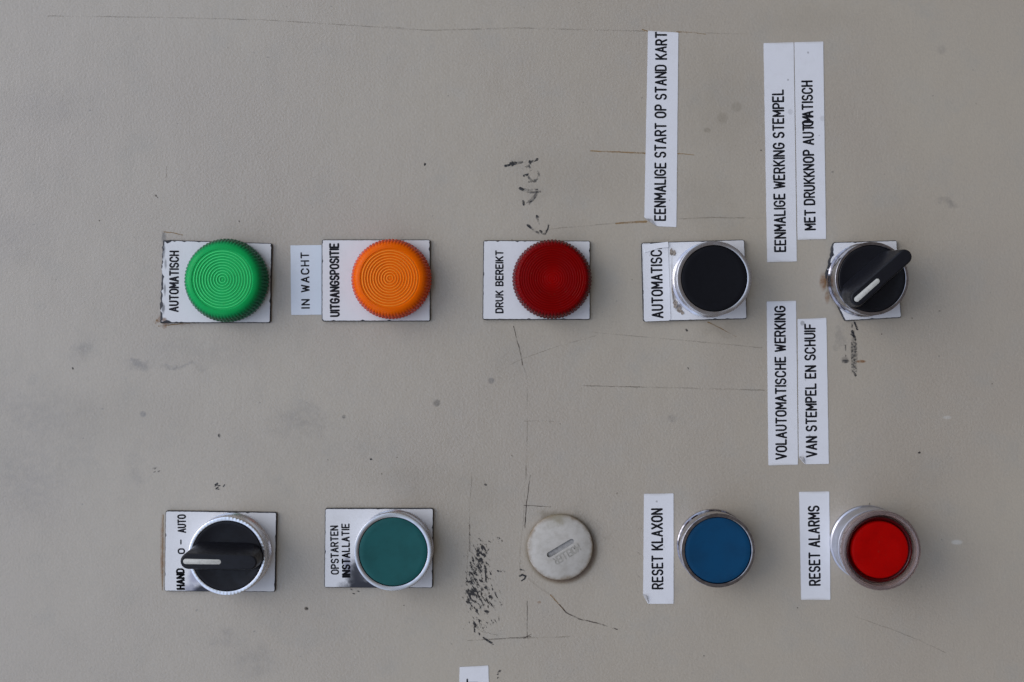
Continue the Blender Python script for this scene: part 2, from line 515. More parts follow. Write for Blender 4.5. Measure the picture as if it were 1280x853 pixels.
# ------------------------------------------------------------------ engraver's single-stroke alphabet, on a 4 x 6 grid
def arc(cx, cy, rx, ry, a0, a1, n=8):
    return [(cx + rx * math.cos(math.radians(a0 + (a1 - a0) * i / n)), cy + ry * math.sin(math.radians(a0 + (a1 - a0) * i / n))) for i in range(n + 1)]
O_ = [(0, 2)] + arc(2, 2, 2, 2, 180, 270) + arc(2, 2, 2, 2, 270, 360) + arc(2, 4, 2, 2, 0, 90) + arc(2, 4, 2, 2, 90, 180) + [(0, 2)]
G_FONT = {
    'A': (4, [[(0, 0), (2, 6)], [(2, 6), (4, 0)], [(.65, 1.9), (3.35, 1.9)]]),
    'B': (3.8, [[(0, 0), (0, 6)], [(0, 6), (2.2, 6)] + arc(2.2, 4.6, 1.4, 1.4, 90, -90) + [(0, 3.2)], [(0, 3.2), (2.2, 3.2)] + arc(2.2, 1.6, 1.6, 1.6, 90, -90) + [(0, 0)]]),
    'C': (4, [arc(2, 4, 2, 2, 15, 180) + arc(2, 2, 2, 2, 180, 345)]),
    'D': (3.9, [[(0, 0), (0, 6)], [(0, 6), (1.9, 6)] + arc(1.9, 4, 2, 2, 90, 0) + arc(1.9, 2, 2, 2, 0, -90) + [(0, 0)]]),
    'E': (3.5, [[(3.5, 6), (0, 6)], [(0, 6), (0, 0)], [(0, 0), (3.5, 0)], [(0, 3.1), (2.9, 3.1)]]),
    'F': (3.5, [[(3.5, 6), (0, 6)], [(0, 6), (0, 0)], [(0, 3.1), (2.9, 3.1)]]),
    'G': (4, [arc(2, 4, 2, 2, 20, 180) + arc(2, 2, 2, 2, 180, 360) + [(4, 2.8)], [(4, 2.8), (2.3, 2.8)]]),
    'H': (3.8, [[(0, 0), (0, 6)], [(3.8, 0), (3.8, 6)], [(0, 3.1), (3.8, 3.1)]]),
    'I': (0, [[(0, 0), (0, 6)]]),
    'J': (2.8, [[(2.8, 6), (2.8, 1.4)] + arc(1.4, 1.4, 1.4, 1.4, 0, -170)]),
    'K': (3.8, [[(0, 0), (0, 6)], [(3.7, 6), (0, 2.2)], [(1.3, 3.5), (3.8, 0)]]),
    'L': (3.3, [[(0, 6), (0, 0)], [(0, 0), (3.3, 0)]]),
    'M': (4.4, [[(0, 0), (0, 6)], [(0, 6), (2.2, 2)], [(2.2, 2), (4.4, 6)], [(4.4, 6), (4.4, 0)]]),
    'N': (3.9, [[(0, 0), (0, 6)], [(0, 6), (3.9, 0)], [(3.9, 0), (3.9, 6)]]),
    'O': (4, [O_]),
    '0': (3.4, [[(x * .85, y) for x, y in O_]]),
    'P': (3.7, [[(0, 0), (0, 6)], [(0, 6), (2.1, 6)] + arc(2.1, 4.4, 1.6, 1.6, 90, -90) + [(0, 2.8)]]),
    'R': (3.8, [[(0, 0), (0, 6)], [(0, 6), (2.2, 6)] + arc(2.2, 4.45, 1.55, 1.55, 90, -90) + [(0, 2.9)], [(2.0, 2.9), (3.8, 0)]]),
    'S': (3.7, [arc(1.85, 4.45, 1.75, 1.55, 25, 270, 12) + arc(1.85, 1.5, 1.85, 1.5, 90, -160, 12)[1:]]),
    'T': (3.8, [[(0, 6), (3.8, 6)], [(1.9, 6), (1.9, 0)]]),
    'U': (3.8, [[(0, 6), (0, 1.9)] + arc(1.9, 1.9, 1.9, 1.9, 180, 360) + [(3.8, 6)]]),
    'V': (4, [[(0, 6), (2, 0)], [(2, 0), (4, 6)]]),
    'W': (5.0, [[(0, 6), (1.25, 0)], [(1.25, 0), (2.5, 5)], [(2.5, 5), (3.75, 0)], [(3.75, 0), (5, 6)]]),
    'X': (3.9, [[(0, 0), (3.9, 6)], [(0, 6), (3.9, 0)]]),
    '-': (1.6, [[(0, 2.9), (1.6, 2.9)]]),
}

def letter_run(mb, text, start, end, cap, sw, h, gap=2.0, space=3.2, kern=None, jitter=0.0, cut=None):
    """text along start->end (2-D mm), letters cap mm tall, stroke width sw mm"""
    pos, x = [], 0.0
    for i, ch in enumerate(text):
        if ch == ' ': x += space; continue
        w = G_FONT[ch][0]
        if kern and i in kern: x += kern[i]
        pos.append((ch, x)); x += w + gap
    x -= gap
    S, E = Vector(start), Vector(end)
    L = (E - S).length
    e = (E - S) / L
    up = Vector((-e.y, e.x))
    hw = sw / 2
    fx, fy = (L - sw) / max(x, .01), (cap - sw) / 6
    k = 0
    for ch, x0 in pos:
        jx, jy, ja = random.uniform(-1, 1) * jitter, random.uniform(-1, 1) * jitter, 1 + random.uniform(-.05, .05)
        for st in G_FONT[ch][1]:
            pts = []
            for (a, b) in st:
                p = S + e * (hw + (x0 + a + jx) * fx) + up * (hw + (b + jy) * fy)
                pts.append((p.x, p.y))
            ribbon(mb, pts, hw * ja, h + 0.002 * (k % 9))
            k += 1

# ------------------------------------------------------------------ the panel
def build_panel():
    mb = MB()
    a, b, t, r = 330, 240, 2.0, 3.0
    outer = ccw([(-a, -b), (a, -b), (a, b), (-a, b)])
    o1 = round_poly(outer, 6, 6)
    o0 = offset_poly(o1, 1.5)
    loft(mb, [(o0, -40), (o0, -1.5), (offset_poly(o1, 1.06), -0.44), (o1, 0)], [0, 0, 0], 0)
    hh = [0.02]
    def line(pts, mi, w=0.5, w2=None, wig=0.5):
        """w in photo pixels (half width)"""
        P = [Vector(pm(*p)) for p in pts]
        Q = []
        for A, B in zip(P, P[1:]):
            m = max(2, int((B - A).length / 1.2))
            for s in range(m): Q.append(A + (B - A) * s / m)
        Q.append(P[-1])
        Q = [q + Vector((random.uniform(-1, 1), random.uniform(-1, 1))) * wig * K * .5 for q in Q]
        hh[0] += 0.0007
        ribbon(mb, Q, w * K, hh[0], mi, None if w2 is None else w2 * K, 3)
    S, F, Ru, Mk, Gh, Ha, Sc = 1, 2, 3, 4, 5, 6, 7
    # hairline scratches
    line([(642, 408), (646, 424), (650, 438), (653, 456)], S, .55, .7)
    line([(653, 456), (659, 470), (659, 540), (658, 600)], F, .55)
    line([(658, 560), (655, 640), (650, 690), (650, 715)], F, .5)
    line([(663, 594), (658, 630), (656, 660)], S, .4, .9)
    line([(655, 632), (670, 632.5), (688, 634)], S, .5, .4)
    line([(659, 752), (659, 798)], S, .45)
    line([(661, 724), (676, 736), (690, 745), (699, 756)], F, 1.2); line([(688, 744), (699, 756), (706, 764)], Ru, .8)
    line([(699, 756), (708, 766), (724, 774), (750, 780), (772, 787)], S, .8, .7)
    line([(585, 801), (640, 798), (712, 796)], F, .8)
    line([(603, 800), (640, 797.5), (664, 796)], S, .35)
    line([(655, 798), (664, 793)], S, .7, .4)
    line([(727, 482), (790, 484), (850, 485), (955, 488)], F, .75)
    line([(733, 482.5), (800, 484)], S, .25)
    line([(738, 189), (770, 190), (810, 192)], Ru, .7, 1.0)
    line([(846, 192), (858, 193), (868, 194)], Ru, .7, .3)
    line([(60, 20), (200, 22), (330, 25), (440, 32), (530, 38), (640, 35), (720, 37), (806, 39)], F, .6)
    line([(480, 33), (540, 38.5), (640, 36)], F, .4)
    line([(803, 37), (812, 40)], Ru, .7); line([(846, 40), (868, 41), (882, 43)], Ru, .9, .4); line([(882, 41.5), (940, 43)], F, .4)
    line([(672, 290), (700, 285), (740, 282), (782, 278)], F, .6)
    line([(770, 279.5), (795, 278), (808, 277)], Ru, .9, 1.4)
    line([(846, 274), (865, 273), (890, 272), (950, 273)], F, .8)
    line([(744, 416), (800, 421), (870, 427), (952, 435)], F, .55)
    line([(655, 527), (672, 526), (692, 527)], F, .6)
    line([(622, 466), (640, 455), (655, 448), (700, 432), (745, 420)], F, .4)
    line([(885, 403), (898, 409), (920, 421)], Ru, .8, .3)
    line([(1068, 771), (1110, 785), (1150, 801), (1182, 816)], F, .5)
    line([(590, 590), (587, 640), (585, 690), (583, 730)], F, .55)
    line([(1087, 629), (1087, 640)], S, .5)
    line([(800, 660), (808, 664)], F, .5); line([(797, 690), (806, 697)], F, .5); line([(798, 720), (805, 728)], F, .5)
    line([(208, 208), (208, 222)], F, .6)
    line([(205, 290), (215, 291), (228, 294)], Ru, .6)
    line([(198, 408), (226, 405), (252, 403)], Ru, .8, .4); line([(196, 401), (205, 402)], Ru, 1.4)
    line([(204, 644), (203, 690), (203, 738)], Ru, .55)
    # old marker word and arrow above the red lamp
    z = lambda x, y: (600 + x / 6.56, 180 + y / 6.56)
    line([z(205, 182), z(245, 172)], Mk, 1.6, 1.2); line([z(245, 150), z(262, 140)], Gh, 1.0); line([z(255, 168), z(290, 158)], Mk, 3.0, 2.0)
    line([z(290, 160), z(345, 152)], Gh, 2.0, 1.2); line([z(400, 152), z(440, 138), z(470, 128)], Mk, 1.3, 1.7); line([z(408, 142), z(412, 166)], Mk, 1.2)
    line([z(380, 190), z(400, 180), z(418, 215)], Gh, 1.2); line([z(360, 262), z(392, 250)], Mk, 1.7, 1.2); line([z(392, 250), z(402, 285), z(430, 305), z(465, 292), z(485, 262), z(475, 225)], Gh, 1.3)
    line([z(400, 310), z(455, 308)], Gh, 1.1); line([z(345, 205), z(370, 190)], Gh, .8)
    line([z(330, 366), z(350, 375)], Mk, 2.0, 1.6); line([z(340, 368), z(400, 378), z(470, 374)], Gh, 1.1); line([z(345, 378), z(420, 398), z(495, 392)], Gh, 1.4)
    line([z(495, 392), z(460, 430), z(402, 490)], Gh, 1.3); line([z(470, 395), z(430, 440), z(395, 470)], Gh, .8); line([z(352, 470), z(358, 498)], Mk, 1.6, 1.3); line([z(362, 495), z(420, 470)], Gh, .8)
    line([z(465, 588), z(476, 600)], Mk, 1.2); line([z(466, 600), z(488, 655)], Gh, 1.4, .9)
    line([z(392, 668), z(412, 684)], Mk, 1.8, 1.4); line([z(405, 680), z(480, 735)], Gh, 1.3)
    line([z(492, 712), z(505, 722)], Mk, 1.2); line([z(505, 728), z(532, 738), z(548, 712)], Mk, 1.6, 1.1); line([z(555, 706), z(562, 660)], Mk, .9)
    # rubbed marks under the upper right switch
    z = lambda x, y: (1000 + x / 6.09, 380 + y / 6.09)
    line([z(415, 140), z(424, 165), z(436, 192)], Mk, 1.0, 1.4); line([z(400, 140), z(396, 180)], Gh, 1.0)
    line([z(400, 208), z(404, 232), z(412, 255), z(424, 276)], Mk, 1.9, 1.0); line([z(388, 232), z(418, 248)], Mk, 1.0)
    for k in range(6):
        x = 391 + 8 * k
        line([z(x, 290 + 6 * (k % 2)), z(x + 1, 400), z(x, 530 - 8 * (k % 3))], Ha, .62)
    line([z(404, 515), z(424, 548)], Mk, 1.0, 1.4); line([z(330, 440), z(362, 438)], Gh, 2.2); line([z(300, 312), z(346, 314)], Gh, .7)
    line([z(345, 318), z(348, 400)], Gh, .8)
    # blots and specks
    line([(649.5, 720), (653, 718.5), (657, 720.5), (655.5, 724), (652, 726)], Mk, 1.3, .8); line([(650, 712), (655, 713.5)], Mk, .9)
    line([(622, 714), (626, 714.5)], Mk, 1.0); line([(628, 713), (631, 715)], Gh, .8)
    line([(625, 838), (622, 843)], Mk, 1.3); line([(622.4, 847), (622, 848)], Mk, .7)
    for (x, y, r) in [(531, 206, 1.3), (91, 461, 1.1), (274, 545, 1.7), (299, 277, .8), (124, 276, .7), (464, 574, 1.5), (477, 593, 1.0), (496, 572, .6), (410, 575, .6),
                      (383, 761, 1.6), (607, 606, 1.4), (1149, 566, 1.3), (1174, 389, .9), (951, 188, .8), (860, 461, 1.1), (858, 413, 1.6), (195, 245, 1.0), (197, 247, .7), (505, 757, .7),
                      (640, 570, .7), (325, 192, .7), (18, 161, .7), (1102, 418, .7), (997, 760, .7), (880, 820, .8), (640, 300, .6), (1013, 300, .6), (1140, 398, .6),
                      (70, 350, .6), (440, 700, .5), (720, 560, .6), (771, 617, .9), (790, 350, .6), (700, 530, .5), (1220, 130, .6), (1240, 480, .7), (560, 120, .5), (285, 60, .6)]:
        a = random.uniform(0, PI)
        line([(x - r * .6 * math.cos(a), y - r * .6 * math.sin(a)), (x + r * .6 * math.cos(a), y + r * .6 * math.sin(a))], Mk if r > 1 else S, r, r * .7, .1)
    for k in range(9):
        x, y = 268 + random.uniform(0, 12), 606 + random.uniform(0, 7)
        line([(x, y), (x + random.uniform(1, 3), y - random.uniform(0, 3))], Mk, .7, .5, .1)
    for k in range(5):
        x, y = 186 + random.uniform(0, 14), 582 + random.uniform(0, 9)
        line([(x, y), (x + 2, y - 1)], Gh, .8, .5, .1)
    for (x, y) in [(438, 737), (441, 742), (447, 739)]:
        line([(x, y), (x + 2, y + .5)], Mk, .6)
    # the scrubbed patch of black
    q = [pm(572, 655), pm(628, 650), pm(628, 812), pm(572, 812)]
    mb.add([(x, y, 0.012) for x, y in q], [(3, 2, 1, 0)], Sc)
    line([(604, 797), (611, 802), (616, 805)], Mk, 1.0, 1.4); line([(590, 782), (604, 790), (622, 794)], F, .7); line([(592, 740), (608, 752), (618, 760)], F, .6)
    line([(587, 655), (587, 690)], S, .4)
    o = mb.build("panel", [M['paint'], M['scratch'], M['faint'], M['rust'], M['marker'], M['ghost'], M['hatch'], M['scrub']])
    o.matrix_world = Matrix.Translation(world(0, 0, 0)) @ R3.to_4x4()
    o["kind"] = "structure"
    return o
build_panel()

# ------------------------------------------------------------------ engraved plates and tape labels
PLATE_H = 1.5
def centre(px_pts, h):
    P = [pm(x, y, h) for x, y in px_pts]
    return sum(p[0] for p in P) / len(P), sum(p[1] for p in P) / len(P), P

def plate(quad, texts, label, mat=None, wear=(), corner=.6, chips=0.07, ragged=None):
    """quad: photo pixels of the white face; texts: (string, baseline start px, end px, cap px, stroke px, options)"""
    cu, cv, P = centre(quad, PLATE_H)
    P = ccw([(x - cu, y - cv) for x, y in P])
    t = thing("legend_plate", label, "legend plate", cu, cv, 0, "engraved plates behind the controls")
    o1 = resample(round_poly(P, corner, 4), 0.9)
    low = offset_poly(o1, 0.29)
    top = []
    for (x, y), (x2, y2) in zip(o1, offset_poly(o1, -1)):
        k = random.uniform(-.3, 1) * chips + (random.random() < .06) * random.uniform(.1, .35)
        if ragged and ragged(x, y): k += random.uniform(-.2, 1.0)
        top.append((x + (x2 - x) * k, y + (y2 - y) * k))
    if ragged:
        low = [((x + random.uniform(-.35, .35), y + random.uniform(-.2, .2)) if ragged(x, y) else (x, y)) for x, y in low]
    mb = MB()
    loft(mb, [(low, 0.02), (low, PLATE_H - .5), (offset_poly(o1, .10), PLATE_H - .1), (top, PLATE_H)], [1, 1, 1], 0)
    wr = []
    for (px, py, rx, ry, c, a, inner) in wear:
        u, v = pm(px, py, PLATE_H)
        wr.append((u - cu, v - cv, rx * K, ry * K, c, a, inner))
    mw = mat_white("worn_white_laminate", wr, grime=.08) if wr else (mat or M['white'])
    mb.build("plate", [mw, M['core']], t)
    if texts:
        lb = MB()
        for (s, a, b, cap, sw, opt) in texts:
            A, B = pm(*a, PLATE_H), pm(*b, PLATE_H)
            letter_run(lb, s, (A[0] - cu, A[1] - cv), (B[0] - cu, B[1] - cv), cap * K, sw * K, PLATE_H + .012, **opt)
        lb.build("lettering", M['ink'], t)
    return t, cu, cv

def strip(quad, texts, label, h0=0.0, mat=None, fold=None, spots=(), name="tape_label", th=0.16, cat="label"):
    h = h0 + th
    cu, cv, P = centre(quad, h)
    P = ccw([(x - cu, y - cv) for x, y in P])
    t = thing(name, label, cat, cu, cv, h0, "tape labels on the panel")
    o1 = resample(round_poly(P, 0.25, 2), 2.2)
    o1 = [(x + random.uniform(-.03, .03), y + random.uniform(-.03, .03)) for x, y in o1]
    mb = MB()
    loft(mb, [(offset_poly(o1, .05), 0.015), (o1, th)], [1], 0)
    sp = [(pm(x, y, h)[0] - cu, pm(x, y, h)[1] - cv, rr * K, rr * K * 1.1, (.32, .31, .30), .28 if rr > 3.7 else .7, .5) for x, y, rr in spots]
    sp += [(random.uniform(-4, 4), random.uniform(-30, 30), .4, .4, (.4, .38, .36), .6, .3) for _ in range(2)]
    e = max(p[1] for p in P)
    sp += [(0, e, 9, 1.1, (.5, .47, .42), .5, .1), (0, -e, 9, 1.1, (.5, .47, .42), .5, .1)]
    mb.build("tape", [mat or mat_white("white_tape", sp, c=(0.77, 0.76, 0.76), rough=0.42, grime=0.07), M['fold']], t)
    lb = MB()
    for (s, a, b, cap, sw, opt) in texts:
        A, B = pm(*a, h), pm(*b, h)
        letter_run(lb, s, (A[0] - cu, A[1] - cv), (B[0] - cu, B[1] - cv), cap * K, sw * K, th + .008, **opt)
    lb.build("lettering", M['ink'], t)
    if fold:
        fb = MB()
        F = [pm(x, y, h + .5) for x, y in fold]
        vs = [(F[i][0] - cu, F[i][1] - cv, th + (.02, .02, .75)[i]) for i in range(3)]
        fb.add(vs + [(x, y, z + .1) for x, y, z in vs], [(0, 2, 1), (3, 4, 5), (0, 1, 4, 3), (1, 2, 5, 4), (2, 0, 3, 5)])
        fb.build("folded_corner", M['fold'], t)
    return t, cu, cv

INK = (0.02, 0.02, 0.028)
dirt = (0.10, 0.095, 0.11)
plate([(204, 301), (339, 305), (337, 403), (200.5, 403)], [("AUTOMATISCH", (223.5, 390.5), (224, 313.5), 12.4, 2.25, {})],
      "white engraved plate reading AUTOMATISCH under the green lamp, chipped and rusty at its left edge",
      wear=[(204, 312, 3.4, 16, INK, .7, .3), (207, 330, 2.2, 8, INK, .5, .3), (206, 362, 2.2, 10, INK, .6, .3), (204, 386, 3.2, 9, INK, .7, .3), (205, 400, 5, 4, (.2, .1, .04), .8, .3)],
      ragged=lambda x, y: x < -17)
plate([(403, 300.5), (537, 300.5), (537, 401), (403, 401)], [("UITGANGSPOSITIE", (425, 396.5), (424, 304), 12.6, 2.45, dict(gap=2.1))],
      "white engraved plate reading UITGANGSPOSITIE under the orange lamp")
plate([(605, 301.5), (737, 302), (737, 399), (604, 399)], [("DRUK BEREIKT", (629.5, 392), (629.5, 313), 10.5, 2.0, dict(space=3.6))],
      "white engraved plate reading DRUK BEREIKT under the dark red lamp")
P4, p4u, p4v = plate([(802.5, 304.5), (930, 300.5), (933, 398), (805, 401.5)], [],
      "white plate under the black push button, partly covered by a peeling tape label", corner=.7,
      wear=[(842, 316, 4.5, 5, (.3, .22, .15), .75, .2), (848, 384, 7, 6, (.09, .07, .06), .85, .3), (843, 372, 3, 10, (.22, .18, .14), .7, .2), (840, 345, 2.0, 40, (.3, .27, .24), .5, .2)])
plate([(1042.5, 304), (1120.5, 301.5), (1126, 396.5), (1057, 400.5), (1046, 378), (1033, 345)], [],
      "small blank white plate with a broken left edge under the upper right selector switch", corner=.5,
      ragged=lambda x, y: x < -9 + (y < -8) * -30)
plate([(207.5, 639.5), (345, 641.5), (343, 739.5), (206, 738.5)],
      [("AUTO", (233, 666.5), (232.5, 643), 11, 2.0, {}), ("-", (231.5, 681), (231.5, 674.5), 11, 1.8, {}), ("0", (231.5, 693), (231.5, 685.5), 9.5, 2.0, {}), ("HAND", (231.4, 737.6), (230.9, 711), 10.5, 1.7, dict(gap=2.0)), ("HAND", (231, 737), (230.5, 710.5), 10.5, 2.2, dict(gap=2.0))],
      "white engraved plate reading HAND 0 - AUTO under the lower left selector switch",
      wear=[(255, 741, 26, 13, INK, 1.0, .45), (243, 722, 12, 16, (.3, .3, .38), .8, .2), (236, 736, 12, 8, (.25, .25, .32), .7, .2)])
plate([(407, 636.5), (541, 636.5), (540, 734.5), (406, 734)],
      [("OPSTARTEN", (424, 718.5), (423, 657), 10.5, 1.9, {}), ("INSTA", (438.4, 722.3), (437.9, 691.3), 10.8, 1.6, dict(gap=2.1)), ("INSTALLATIE", (438, 721.5), (437, 654.5), 10.5, 1.9, dict(gap=2.1))],
      "white engraved plate reading OPSTARTEN INSTALLATIE under the teal push button",
      wear=[(458, 738, 42, 18, INK, 1.0, .5), (450, 718, 17, 36, INK, .92, .3), (443, 722, 14, 24, INK, .85, .2), (434, 706, 7, 22, (.14, .14, .2), .7, .2)])

strip([(363, 307), (402, 306.5), (402, 393.5), (364, 394)], [("IN WACHT", (387.5, 386), (386.5, 315.5), 11, 1.9, dict(space=4, gap=2.6))],
      "short white tape label reading IN WACHT left of the UITGANGSPOSITIE plate", mat=M['strip2'])
strip([(810, 38.5), (848, 41), (845.5, 284), (821, 283), (805.5, 272)], [("EENMALIGE START OP STAND KART", (832.5, 276.5), (834, 40), 15.2, 2.4, dict(jitter=.12))],
      "long white tape label reading EENMALIGE START OP STAND KART", fold=[(806, 273), (821, 283), (813, 274)])
strip([(954.5, 54), (992, 53), (996, 327), (959, 328)], [("EENMALIGE WERKING STEMPEL", (983, 315.5), (980, 112), 15.2, 2.4, dict(jitter=.12))],
      "long white tape label reading EENMALIGE WERKING STEMPEL", spots=[(988, 140, 4), (985, 100, 1.5)])
strip([(993, 53), (1029, 52), (1032.5, 299), (997, 300)], [("MET DRUKKNOP AUTOMATISCH", (1020, 288), (1016, 100.5), 14.6, 2.4, dict(jitter=.12, kern={16: -1.9, 17: -3.2, 18: -1.6}))],
      "white tape label reading MET DRUKKNOP AUTOMATISCH with two letters overlapping", spots=[(1028, 148, 4), (1010, 66, 1.6)])
strip([(958.5, 377), (995, 376), (997.5, 581), (960.5, 582)], [("VOLAUTOMATISCHE WERKING", (984, 575), (982, 382.5), 14.6, 2.4, dict(jitter=.12))],
      "white tape label reading VOLAUTOMATISCHE WERKING")
strip([(997, 399), (1033, 397.5), (1036, 580), (1006, 580.5), (998.5, 572)], [("VAN STEMPEL EN SCHUIF", (1022, 572), (1019.5, 404.5), 14.6, 2.4, dict(jitter=.12))],
      "white tape label reading VAN STEMPEL EN SCHUIF with a grimy curled corner", spots=[(1003, 404, 3.6), (1012, 545, 2)], fold=[(998.5, 571), (1007, 580.5), (1003.5, 571.5)])
strip([(805, 617.5), (842, 617), (842, 755), (810, 755), (804, 744)], [("RESET KLAXON", (829.5, 737), (828.5, 635.5), 14.9, 2.4, dict(space=3.6))],
      "white tape label reading RESET KLAXON beside the blue push button", spots=[(821, 627, 1.6)], fold=[(804, 743.5), (811, 755), (808, 745)])
strip([(999, 615), (1036.5, 614.5), (1038, 750), (1001.5, 750)], [("RESET ALARMS", (1026, 732.5), (1024.5, 632), 14.9, 2.4, dict(space=3.6))],
      "white tape label reading RESET ALARMS beside the guarded red button")
strip([(574.5, 834), (610.5, 832), (612, 905), (573, 905)], [("T", (598.5, 859), (598.5, 848.5), 15.5, 2.2, {})],
      "white tape label cut off by the bottom edge of the picture")

# the peeling label on top of the black button's plate
H4 = PLATE_H + .02
tl, lu, lv = strip([(804, 308), (835, 305.5), (838.5, 399), (836, 401), (806.5, 402), (805, 400)],
      [("AUTOMATISCH", (829.5, 398), (827.5, 303.2), 14.9, 2.4, {})],
      "peeling tape label reading AUTOMATISCH with its last letter folded over, beside the black button", h0=H4)
mbf = MB()
F = [pm(x, y, H4 + .4) for x, y in [(803.5, 306), (835, 302.5), (835.5, 309), (822, 311), (806, 316)]]
F = ccw([(x - lu, y - lv) for x, y in F])
loft(mbf, [(F, .17), ([(x, y) for x, y in F], lambda x, y: .55 + .10 * (x + 4) * .5 - .25 * (y - 13) / 4)], [0], 0)
F2 = [pm(x, y, H4 + .4) for x, y in [(826.5, 311.5), (827, 307.8), (814.8, 312.3)]]
mbf.build("folded_end", M['strip'], tl)
gb = MB()
rnd = random.Random(4)
for (x, y, rx, ry) in [(839, 315, 2.5, 5), (843, 317, 2, 4), (844, 380, 3, 7), (849, 388, 4, 4), (841, 360, 1.4, 16), (853, 391, 2.6, 2.6)]:
    c = pm(x, y, H4)
    pts = [(c[0] - lu + rx * K * rnd.uniform(.6, 1.15) * math.cos(a), c[1] - lv + ry * K * rnd.uniform(.6, 1.15) * math.sin(a)) for a in [2 * PI * i / 13 for i in range(13)]]
    loft(gb, [(pts, 0.0), ([(px * .9 + .1 * (c[0] - lu), py * .9 + .1 * (c[1] - lv)) for px, py in pts], .16)], [0], 0)
gb.build("torn_residue", M['glue'], tl)

# ------------------------------------------------------------------ indicator lamps
def lamp(px, py, r_px, h_ref, mats, label, top_r, ribs, groove, rib_d, h_top, shoulder):
    """px, py, r_px: outline of the ribbed skirt in the photo, at height h_ref mm"""
    u, v = pm(px, py, h_ref)
    t = thing("indicator_lamp", label, "indicator lamp", u, v, 0, "round indicator lamps on the panel")
    s = 1 - h_ref / D
    r = r_px * K * s
    g = MB()
    lathe(g, [(r - .9, PLATE_H), (r - .9, PLATE_H + 1.0), (r - 2, PLATE_H + 1.0)], 96)
    g.build("gasket", M['gasket'], t, 40)
    n = ribs * 6
    def kn(k, rr, hh):
        if rr < r - 2.6: return rr, hh
        ph = (k % 6) / 6
        w = max(0, math.sin(PI * ph)) ** .7
        f = max(0, min(1, (rr - (r - 2.6)) / 1.6))
        return rr - rib_d * (1 - w) * f, hh
    h0 = PLATE_H + 1.0
    prof = [(r - 1.2, h0), (r - .15, h0), (r, h0 + .3), (r - .05, 5.2), (r - .2, 6.0), (r - .55, 6.6)]
    m = 8
    for i in range(1, m + 1):
        x = i / m
        a = x * PI / 2
        rr = (r - .55) + (top_r - (r - .55)) * (1 - math.cos(a)) ** shoulder
        hh = 6.6 + (h_top - 6.6) * math.sin(a)
        prof.append((rr, hh))
    lm = MB()
    lathe(lm, prof, n, 0, kn)
    ln = lm.build("lens", mats[0], t, 28)
    # face: concentric ridges; light in lens and crests painted as brighter colour
    nr, dp = groove
    fm = MB()
    dish = lambda r0: -0.30 * (1 - (r0 / top_r) ** 2)
    last = (top_r, h_top)
    for i in range(nr):
        r0 = top_r * (1 - i / nr); r1 = top_r * (1 - (i + 1) / nr)
        w = r0 - r1
        d0, d1 = h_top + dish(r0), h_top + dish(r1)
        a, b2, c = (r0 - w * .18, d0 - dp), (r0 - w * .72, d0 - dp), (r0 - w * .86, d0)
        e = (max(r1, .02), d0 if i < nr - 1 else d0 - dp)
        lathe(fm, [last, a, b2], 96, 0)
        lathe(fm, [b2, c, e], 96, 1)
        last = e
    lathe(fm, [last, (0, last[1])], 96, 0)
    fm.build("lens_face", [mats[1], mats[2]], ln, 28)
    return t
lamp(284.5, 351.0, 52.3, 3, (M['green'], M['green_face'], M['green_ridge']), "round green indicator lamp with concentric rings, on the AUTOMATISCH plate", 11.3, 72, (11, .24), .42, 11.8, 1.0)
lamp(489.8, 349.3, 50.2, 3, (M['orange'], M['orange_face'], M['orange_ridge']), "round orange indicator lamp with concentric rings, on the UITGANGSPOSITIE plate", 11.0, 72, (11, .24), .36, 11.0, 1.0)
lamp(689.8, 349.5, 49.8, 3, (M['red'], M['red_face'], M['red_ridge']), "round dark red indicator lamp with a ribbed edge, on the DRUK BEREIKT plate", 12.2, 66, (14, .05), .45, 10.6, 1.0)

# ------------------------------------------------------------------ push buttons
def bezel(r_o, r_i, h, foot, mat, t, knurl=False, bevel=.22, slope=0.0, n=128, h_base=0.02):
    b = MB()
    prof = [(r_o + foot, h_base), (r_o + foot, h_base + 1.6), (r_o + foot - .5, h_base + 2.1), (r_o - .35, h_base + 2.3), (r_o - .15, h * .5), (r_o, h - bevel - .2 - slope)]
    for i in range(1, 5):
        a = i / 4 * PI / 2
        prof.append((r_o - bevel * (1 - math.cos(a)), h - slope - bevel + bevel * math.sin(a) - .0))
    e = .16
    prof += [(r_i + e, h), (r_i + e * .3, h - e * .3), (r_i, h - e), (r_i - .05, h - 3.2)]
    kn = None
    if knurl:
        def kn(k, rr, hh):
            if hh > h - slope - bevel and rr > r_i + .2:
                return rr, hh - .024 * (1 + math.sin(k * 2 * PI / 4)) - .014 * math.sin(k * 1.7)
            return rr, hh
    lathe(b, prof, n, 0, kn)
    return b.build("bezel", mat, t, 35)

def face_pt(px, py, h): return pm(px, py, h)

def push_button(px, py, r_o, r_i, h, capmat, bmat, label, cap_h, on_plate, foot=0.0, name="push_button", **kw):
    u, v = pm(px, py, h)
    t = thing(name, label, "push button", u, v, 0, "push buttons on the panel")
    s = (1 - h / D) * K
    hb = PLATE_H if on_plate else 0.02
    bezel(r_o * s, r_i * s, h, foot, bmat, t, h_base=hb, **kw)
    c = MB()
    rc = r_i * s - .18
    hh = h + cap_h
    lathe(c, [(rc, h - 3), (rc, hh - .35), (rc - .1, hh - .12), (rc - .35, hh), (rc * .85, hh - .10), (rc * .6, hh - .22), (rc * .3, hh - .30), (0, hh - .33)], 112)
    c.build("cap", capmat, t, 40)
    return t

